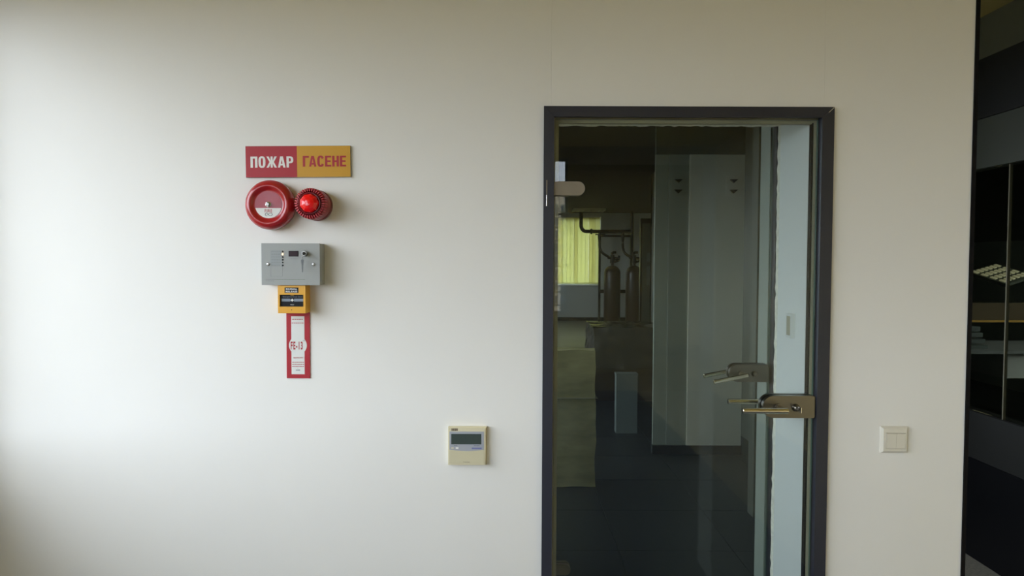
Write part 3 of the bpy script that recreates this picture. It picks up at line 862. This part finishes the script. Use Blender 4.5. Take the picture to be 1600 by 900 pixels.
# gas cylinders, rack and pipework
rk = thing('cylinder_rack', 'black upright rack with clamp bar holding the gas cylinders', 'rack', (2.56, 15.5, 0))
obj('post', bx(2.180, 2.235, 15.55, 15.61, 0, 2.25), 'pipe', rk)
obj('post', bx(2.985, 3.050, 15.55, 15.61, 0, 2.25), 'pipe', rk)
obj('clamp_bar', bx(2.19, 3.04, 15.53, 15.55, 0.735, 0.825), 'pipe', rk)
obj('clamp_bar', bx(2.19, 3.04, 15.57, 15.60, 2.15, 2.20), 'pipe', rk)
pw = thing('gas_manifold', 'black discharge manifold pipe rising to the ceiling above the cylinders', 'pipe', (2.4, 15.3, 2.27))
ctr = [(1.705, 15.28, 2.78), (1.705, 15.28, 2.42)] + [(1.705 + 0.13 * (1 - math.cos(a)), 15.28, 2.42 - 0.145 * math.sin(a)) for a in [PI / 12 * i for i in range(1, 7)]] + [(2.97, 15.28, 2.275)]
obj('main_pipe', tube(ctr, 0.046, 16), 'pipe', pw, smooth=True)
obj('flange', tube([(1.93, 15.28, 2.275), (1.96, 15.28, 2.275), (1.99, 15.28, 2.275)], [0.05, 0.075, 0.05], 16), 'pipe', pw)
obj('riser_pipe', tube([(2.965, 15.26, 2.2), (2.965, 15.26, 2.78)], 0.036, 16), 'pipe', pw, smooth=True)
for x in (2.165, 2.74):
    obj('tee_drop', tube([(x, 15.28, 2.24), (x, 15.28, 2.16), (x, 15.28, 2.0)], [0.03, 0.045, 0.03], 14), 'pipe', pw, smooth=True)
obj('pipe_bracket', bx(2.06, 2.30, 15.22, 15.34, 2.185, 2.215), 'pipe', pw)
def bez(p0, p1, p2, p3, n=16):
    return [tuple((1 - t) ** 3 * a + 3 * (1 - t) ** 2 * t * b + 3 * (1 - t) * t * t * c + t ** 3 * d for a, b, c, d in zip(p0, p1, p2, p3)) for t in [i / n for i in range(n + 1)]]
for k, x in enumerate((2.490, 3.03)):
    lab = ('dark red gas cylinder with valve, nearer the window blinds', 'dark red gas cylinder partly behind the right rack post')[k]
    g = thing('gas_cylinder', lab, 'gas cylinder', (x, 15.3, 0), group='extinguishing gas cylinders')
    rr = 0.205
    prof = [(0.0, 0.0), (rr * 0.92, 0.0), (rr, 0.03), (rr, 1.24)] + [(rr * math.cos(a), 1.24 + 0.20 * math.sin(a)) for a in [PI / 2 * i / 8 for i in range(1, 8)]] + [(0.04, 1.45), (0.04, 1.50), (0, 1.50)]
    bm = bmesh.new()
    sg_ = 32
    rings = []
    for r_, h in prof:
        rings.append([bm.verts.new((x + max(r_, 1e-4) * math.cos(2 * PI * q / sg_), 15.3 + max(r_, 1e-4) * math.sin(2 * PI * q / sg_), h)) for q in range(sg_)])
    for a, b in zip(rings, rings[1:]):
        for q in range(sg_):
            bm.faces.new((a[q], a[(q + 1) % sg_], b[(q + 1) % sg_], b[q]))
    obj('shell', bm, 'cylinder', g, smooth=True)
    v = obj('valve_body', tube([(x, 15.3, 1.49), (x, 15.3, 1.70)], [0.06, 0.05], 14), 'pipe', g, smooth=True)
    obj('valve_wheel', tube([(x - 0.03, 15.3, 1.72), (x + 0.03, 15.3, 1.76), (x + 0.09, 15.3, 1.76)], 0.035, 12), 'pipe', v)
    obj('side_port', tube([(x - 0.12, 15.3, 1.63), (x + 0.17, 15.3, 1.60)], 0.035, 12), 'pipe', v)
    obj('actuator', tube([(x + 0.05, 15.3, 1.52), (x + 0.16, 15.3, 1.56), (x + 0.17, 15.3, 1.68)], 0.03, 12), 'pipe', v)
    hx = (2.165, 2.74)[k]
    obj('discharge_hose', tube(bez((hx, 15.28, 1.994), (hx + 0.0, 15.28, 1.72), (x - 0.22, 15.29, 1.74), (x - 0.06, 15.3, 1.62)), 0.033, 12), 'pipe', g, smooth=True)

# ceiling louvre light near the far window
def louvre(name, label, x0, x1, y0, y1, z, nx, ny, mcell):
    r = thing(name, label, 'light', ((x0 + x1) / 2, (y0 + y1) / 2, z))
    obj('tray', bx(x0, x1, y0, y1, z + 0.03, z + 0.05), mcell, r)
    for i in range(nx + 1):
        x = x0 + (x1 - x0 - 0.012) * i / nx
        obj('blade', bx(x, x + 0.012, y0, y1, z, z + 0.03), 'louvre', r)
    for j in range(ny + 1):
        y = y0 + (y1 - y0 - 0.012) * j / ny
        obj('cross_blade', bx(x0, x1, y, y + 0.012, z + 0.004, z + 0.03), 'louvre', r)
    return r
louvre('ceiling_light', 'pale square louvre light on the ceiling by the far window', 1.45, 2.20, 14.4, 15.0, 2.73, 6, 4, 'louvre')

# partition block with skirting in the middle distance
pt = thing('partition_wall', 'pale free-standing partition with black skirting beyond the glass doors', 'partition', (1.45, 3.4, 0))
obj('panel_board', bx(1.112, 1.215, 3.30, 3.325, 0.07, 2.34), 'partition_mid', pt, bevel=0.002)  # the two grey boards paint reflection bands of the door glass
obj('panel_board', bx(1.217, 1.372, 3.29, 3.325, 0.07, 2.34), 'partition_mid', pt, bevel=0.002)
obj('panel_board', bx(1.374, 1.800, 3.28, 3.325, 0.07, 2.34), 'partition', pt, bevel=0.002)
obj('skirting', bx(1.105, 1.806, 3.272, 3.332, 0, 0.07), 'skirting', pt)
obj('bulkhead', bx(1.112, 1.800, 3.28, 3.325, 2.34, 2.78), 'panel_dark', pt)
for k, x in enumerate((1.275, 1.700)):
    e = thing('hook_plate', ('pair of small wall hooks on the grey reflection band of the partition', 'pair of small wall hooks on the pale part of the partition')[k], 'hook', (x, 3.28, 2.09), group='hook plates on the partition')
    yb = (3.29, 3.28)[k]
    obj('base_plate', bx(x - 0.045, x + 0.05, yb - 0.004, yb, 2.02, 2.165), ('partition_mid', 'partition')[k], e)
    for z in (2.135, 2.055):
        obj('hook', prism([(x - 0.02, z + 0.012), (x + 0.04, z + 0.012), (x + 0.01, z - 0.015)], yb - 0.03, yb - 0.004), 'pipe', e)

# wrapped packages on the floor
def crumple(bm, amp, sc):
    from mathutils import noise
    for v in bm.verts:
        n = noise.noise_vector(v.co * sc) * amp
        v.co += n
def gridbox(x0, x1, y0, y1, z0, z1, nx, nz):
    bm = bx(x0, x1, y0, y1, z0, z1)
    bmesh.ops.subdivide_edges(bm, edges=bm.edges[:], cuts=max(nx, nz), use_grid_fill=True)
    return bm
pk = thing('wrapped_board', 'tall yellowish wrapped board standing inside by the door hinge side', 'package', (0.33, 2.5, 0))
bm = gridbox(0.10, 0.560, 2.45, 2.60, 0.0, 0.92, 14, 14)
crumple(bm, 0.012, 7.0)
for v in bm.verts:
    v.co.z = max(v.co.z, 0.0)
obj('wrapping', bm, 'film', pk, smooth=True)
obj('tape_band', bx(0.09, 0.572, 2.434, 2.616, 0.60, 0.602), 'gasket', pk)
gb = thing('grey_case', 'light grey upright case in front of the dark wrapped stack', 'case', (1.014, 4.0, 0))
obj('body', bx(0.921, 1.107, 3.95, 4.05, 0.0, 0.525), 'box_grey', gb, bevel=0.004)
obj('lid_edge', bx(0.918, 1.110, 3.946, 4.054, 0.510, 0.528), 'box_grey', gb, bevel=0.002)
ws_ = thing('wrapped_stack', 'dark stack under crumpled clear plastic behind the grey case', 'package', (1.3, 5.6, 0))
obj('stack', bx(0.90, 1.62, 5.4, 6.2, 0.0, 0.78), 'dark_case', ws_, bevel=0.01)
bm = gridbox(0.885, 1.635, 5.385, 6.215, 0.35, 0.80, 16, 16)
crumple(bm, 0.02, 9.0)
obj('plastic_cover', bm, 'clear_film', ws_, smooth=True)
dk = thing('equipment_cabinet', 'tall dark cabinet behind the partition edge', 'cabinet', (1.75, 8.0, 0))
obj('body', bx(2.02, 2.60, 8.9, 8.99, 0.0, 2.2), 'dark_case', dk, bevel=0.005)
obj('door_panel', bx(2.05, 2.57, 8.885, 8.9, 0.08, 2.12), 'panel_dark', dk, bevel=0.003)
obj('notice', bx(2.12, 2.24, 8.880, 8.885, 1.15, 1.45), 'box_grey', dk)
obj('notice', bx(2.12, 2.24, 8.880, 8.885, 1.52, 1.66), 'box_grey', dk)

# ------------------------------------------------------------------ dark glazed partition right of the wall end
gpn = thing('glazed_partition', 'dark glazed partition beyond the wall end at the right edge', 'partition', (2.38, 1.2, 0))
obj('head_panel', bx(2.36, 2.44, -0.4, 4.0, 2.532, 2.85), 'panel_mid', gpn)
obj('transom', bx(2.355, 2.44, -0.4, 4.0, 2.232, 2.530), 'panel_black', gpn)
obj('upper_panel', bx(2.36, 2.44, -0.4, 4.0, 1.982, 2.230), 'panel_dark', gpn)
obj('lower_panel', bx(2.36, 2.44, -0.4, 4.0, 0.0, 0.507), 'black', gpn)
obj('sill_panel', bx(2.36, 2.44, -0.4, 4.0, 0.509, 0.748), 'panel_black', gpn)
obj('glass_pane', bx(2.375, 2.385, -0.4, 1.176, 0.750, 1.980), 'dark_glass', gpn)
obj('glass_pane', bx(2.375, 2.385, 1.180, 4.0, 0.750, 1.980), 'dark_glass', gpn)
obj('glass_joint', bx(2.372, 2.388, 1.1755, 1.1805, 0.750, 1.980), 'gasket', gpn)
struct('bounce_wall_right', bx(2.36, 2.44, -6.2, -0.4, 0, 2.85), 'wall_side', 'unseen cream wall added at the right of the office to bounce light', 'wall')  # unseen wall in place of glazing, put in for warm bounce light
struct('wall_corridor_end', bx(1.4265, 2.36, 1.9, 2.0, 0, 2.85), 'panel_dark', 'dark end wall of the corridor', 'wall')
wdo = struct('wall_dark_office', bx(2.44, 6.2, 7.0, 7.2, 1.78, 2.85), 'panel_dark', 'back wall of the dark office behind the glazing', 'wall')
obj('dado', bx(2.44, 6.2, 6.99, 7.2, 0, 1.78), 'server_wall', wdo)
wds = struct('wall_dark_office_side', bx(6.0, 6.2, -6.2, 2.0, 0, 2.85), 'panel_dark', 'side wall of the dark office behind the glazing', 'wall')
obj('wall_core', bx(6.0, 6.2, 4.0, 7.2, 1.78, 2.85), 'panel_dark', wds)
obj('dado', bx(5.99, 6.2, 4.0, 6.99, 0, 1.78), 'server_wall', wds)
obj('wall_core', bx(6.0, 6.2, 2.0, 4.0, 0, 1.0), 'panel_dark', wds)
obj('wall_core', bx(6.0, 6.2, 2.0, 4.0, 2.2, 2.85), 'panel_dark', wds)
r = thing('added_window_6', 'added unseen window that lights the dark office', 'window', (6.1, 3.0, 1.0), kind='structure')  # window added out of view to bring daylight into this room
for yy in (2.0, 2.96, 3.95):
    obj('mullion', bx(6.07, 6.13, yy, yy + 0.05, 1.0, 2.2), 'frame', r)
for a, b in ((2.05, 2.96), (3.01, 3.95)):
    obj('pane', bx(6.097, 6.103, a, b, 1.0, 2.2), 'win_glass', r)
struct('wall_dark_office_front', bx(2.44, 6.2, -6.2, -6.0, 0, 2.85), 'panel_dark', 'front wall of the dark office behind the glazing', 'wall')
struct('floor_dark_office', bx(2.44, 6.2, -6.2, 7.2, -0.1, 0), 'tile', 'dark floor of the office behind the glazing', 'floor')
dsk = thing('office_desk', 'grey office desk seen dimly through the dark glazing', 'desk', (4.5, 4.3, 0))
obj('desk_top', bx(3.75, 5.4, 3.9, 4.7, 0.72, 0.75), 'grey_desk', dsk, bevel=0.003)
obj('drawer_unit', bx(4.32, 4.75, 3.95, 4.6, 0.50, 0.72), 'white_print', dsk, bevel=0.003)
for x in (3.80, 5.32):
    obj('leg', bx(x, x + 0.05, 3.95, 4.65, 0.0, 0.72), 'frame2', dsk)
ps = thing('privacy_screen', 'brown fabric desk screen behind the dark glazing', 'screen', (4.7, 4.72, 0.75))
obj('fabric_panel', bx(4.22, 5.4, 4.72, 4.75, 0.95, 1.12), 'brown', ps, bevel=0.003)
obj('rail', bx(4.22, 5.4, 4.715, 4.755, 0.93, 0.95), 'sign_yellow', ps)
obj('support', bx(4.40, 4.44, 4.72, 4.75, 0.75, 0.93), 'frame2', ps)
obj('support', bx(5.2, 5.24, 4.72, 4.75, 0.75, 0.93), 'frame2', ps)
for k in range(4):
    o = obj('paper_stack', bx(3.95 + 0.02 * k, 4.22 - 0.01 * k, 4.02 + 0.02 * k, 4.3, 0.75 + 0.05 * k, 0.75 + 0.05 * k + 0.03 + 0.004 * k), 'box_grey', None, bevel=0.002)
    tag(o, ('lowest paper pile on the dim desk behind the glazing', 'second paper pile up from the dim desk top', 'third paper pile up from the dim desk top', 'topmost paper pile on the dim desk behind the glazing')[k], 'papers', 'paper piles on the dim desk')
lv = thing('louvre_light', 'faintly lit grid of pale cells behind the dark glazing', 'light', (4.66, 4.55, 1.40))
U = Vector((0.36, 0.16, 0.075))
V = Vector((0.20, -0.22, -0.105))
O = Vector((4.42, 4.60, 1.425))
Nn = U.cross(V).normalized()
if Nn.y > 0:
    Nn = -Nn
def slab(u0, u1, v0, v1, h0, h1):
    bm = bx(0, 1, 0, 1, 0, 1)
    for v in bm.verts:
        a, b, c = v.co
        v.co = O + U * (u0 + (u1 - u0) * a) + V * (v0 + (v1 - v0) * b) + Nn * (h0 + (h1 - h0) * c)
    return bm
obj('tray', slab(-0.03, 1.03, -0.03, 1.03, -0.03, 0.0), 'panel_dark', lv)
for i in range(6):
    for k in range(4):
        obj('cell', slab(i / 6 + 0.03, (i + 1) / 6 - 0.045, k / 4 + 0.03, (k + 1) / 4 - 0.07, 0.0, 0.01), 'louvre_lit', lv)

# ------------------------------------------------------------------ outdoors
struct('ground', bx(-300, 300, -300, 300, -12.2, -12.0), 'ground', 'grey street level far below the windows', 'ground')
ap = thing('apartment_block', 'distant cream apartment block mirrored in the glass door', 'building', (8, -150, -12))
obj('facade', bx(-12, 30, -160, -150, -12, 16.0), 'ext_wall', ap)
obj('brick_bay', bx(10.5, 14.5, -150.5, -150, -12, 13.0), 'ext_brick', ap)
obj('roof_parapet', bx(-12.5, 30.5, -160, -149.6, 16.0, 17.0), 'ext_brick', ap)
wme = None
for fl_ in range(8):
    z = -7.0 + fl_ * 2.8
    obj('balcony_slab', bx(4, 18, -151.2, -150, z - 0.9, z - 0.5), 'ext_wall', ap)
    for x in (5.0, 7.2, 9.2, 11.2, 13.0, 15.2):
        if wme is None:
            o0 = obj('window', bx(-0.7, 0.7, -150.6, -149.9, -0.2, 1.4), 'ext_win', None)
            wme = o0.data
            bpy.data.objects.remove(o0)
        w = bpy.data.objects.new('window', wme)
        COL.objects.link(w)
        w.parent = ap
        w.location = (x - 8, 150, z + 12)
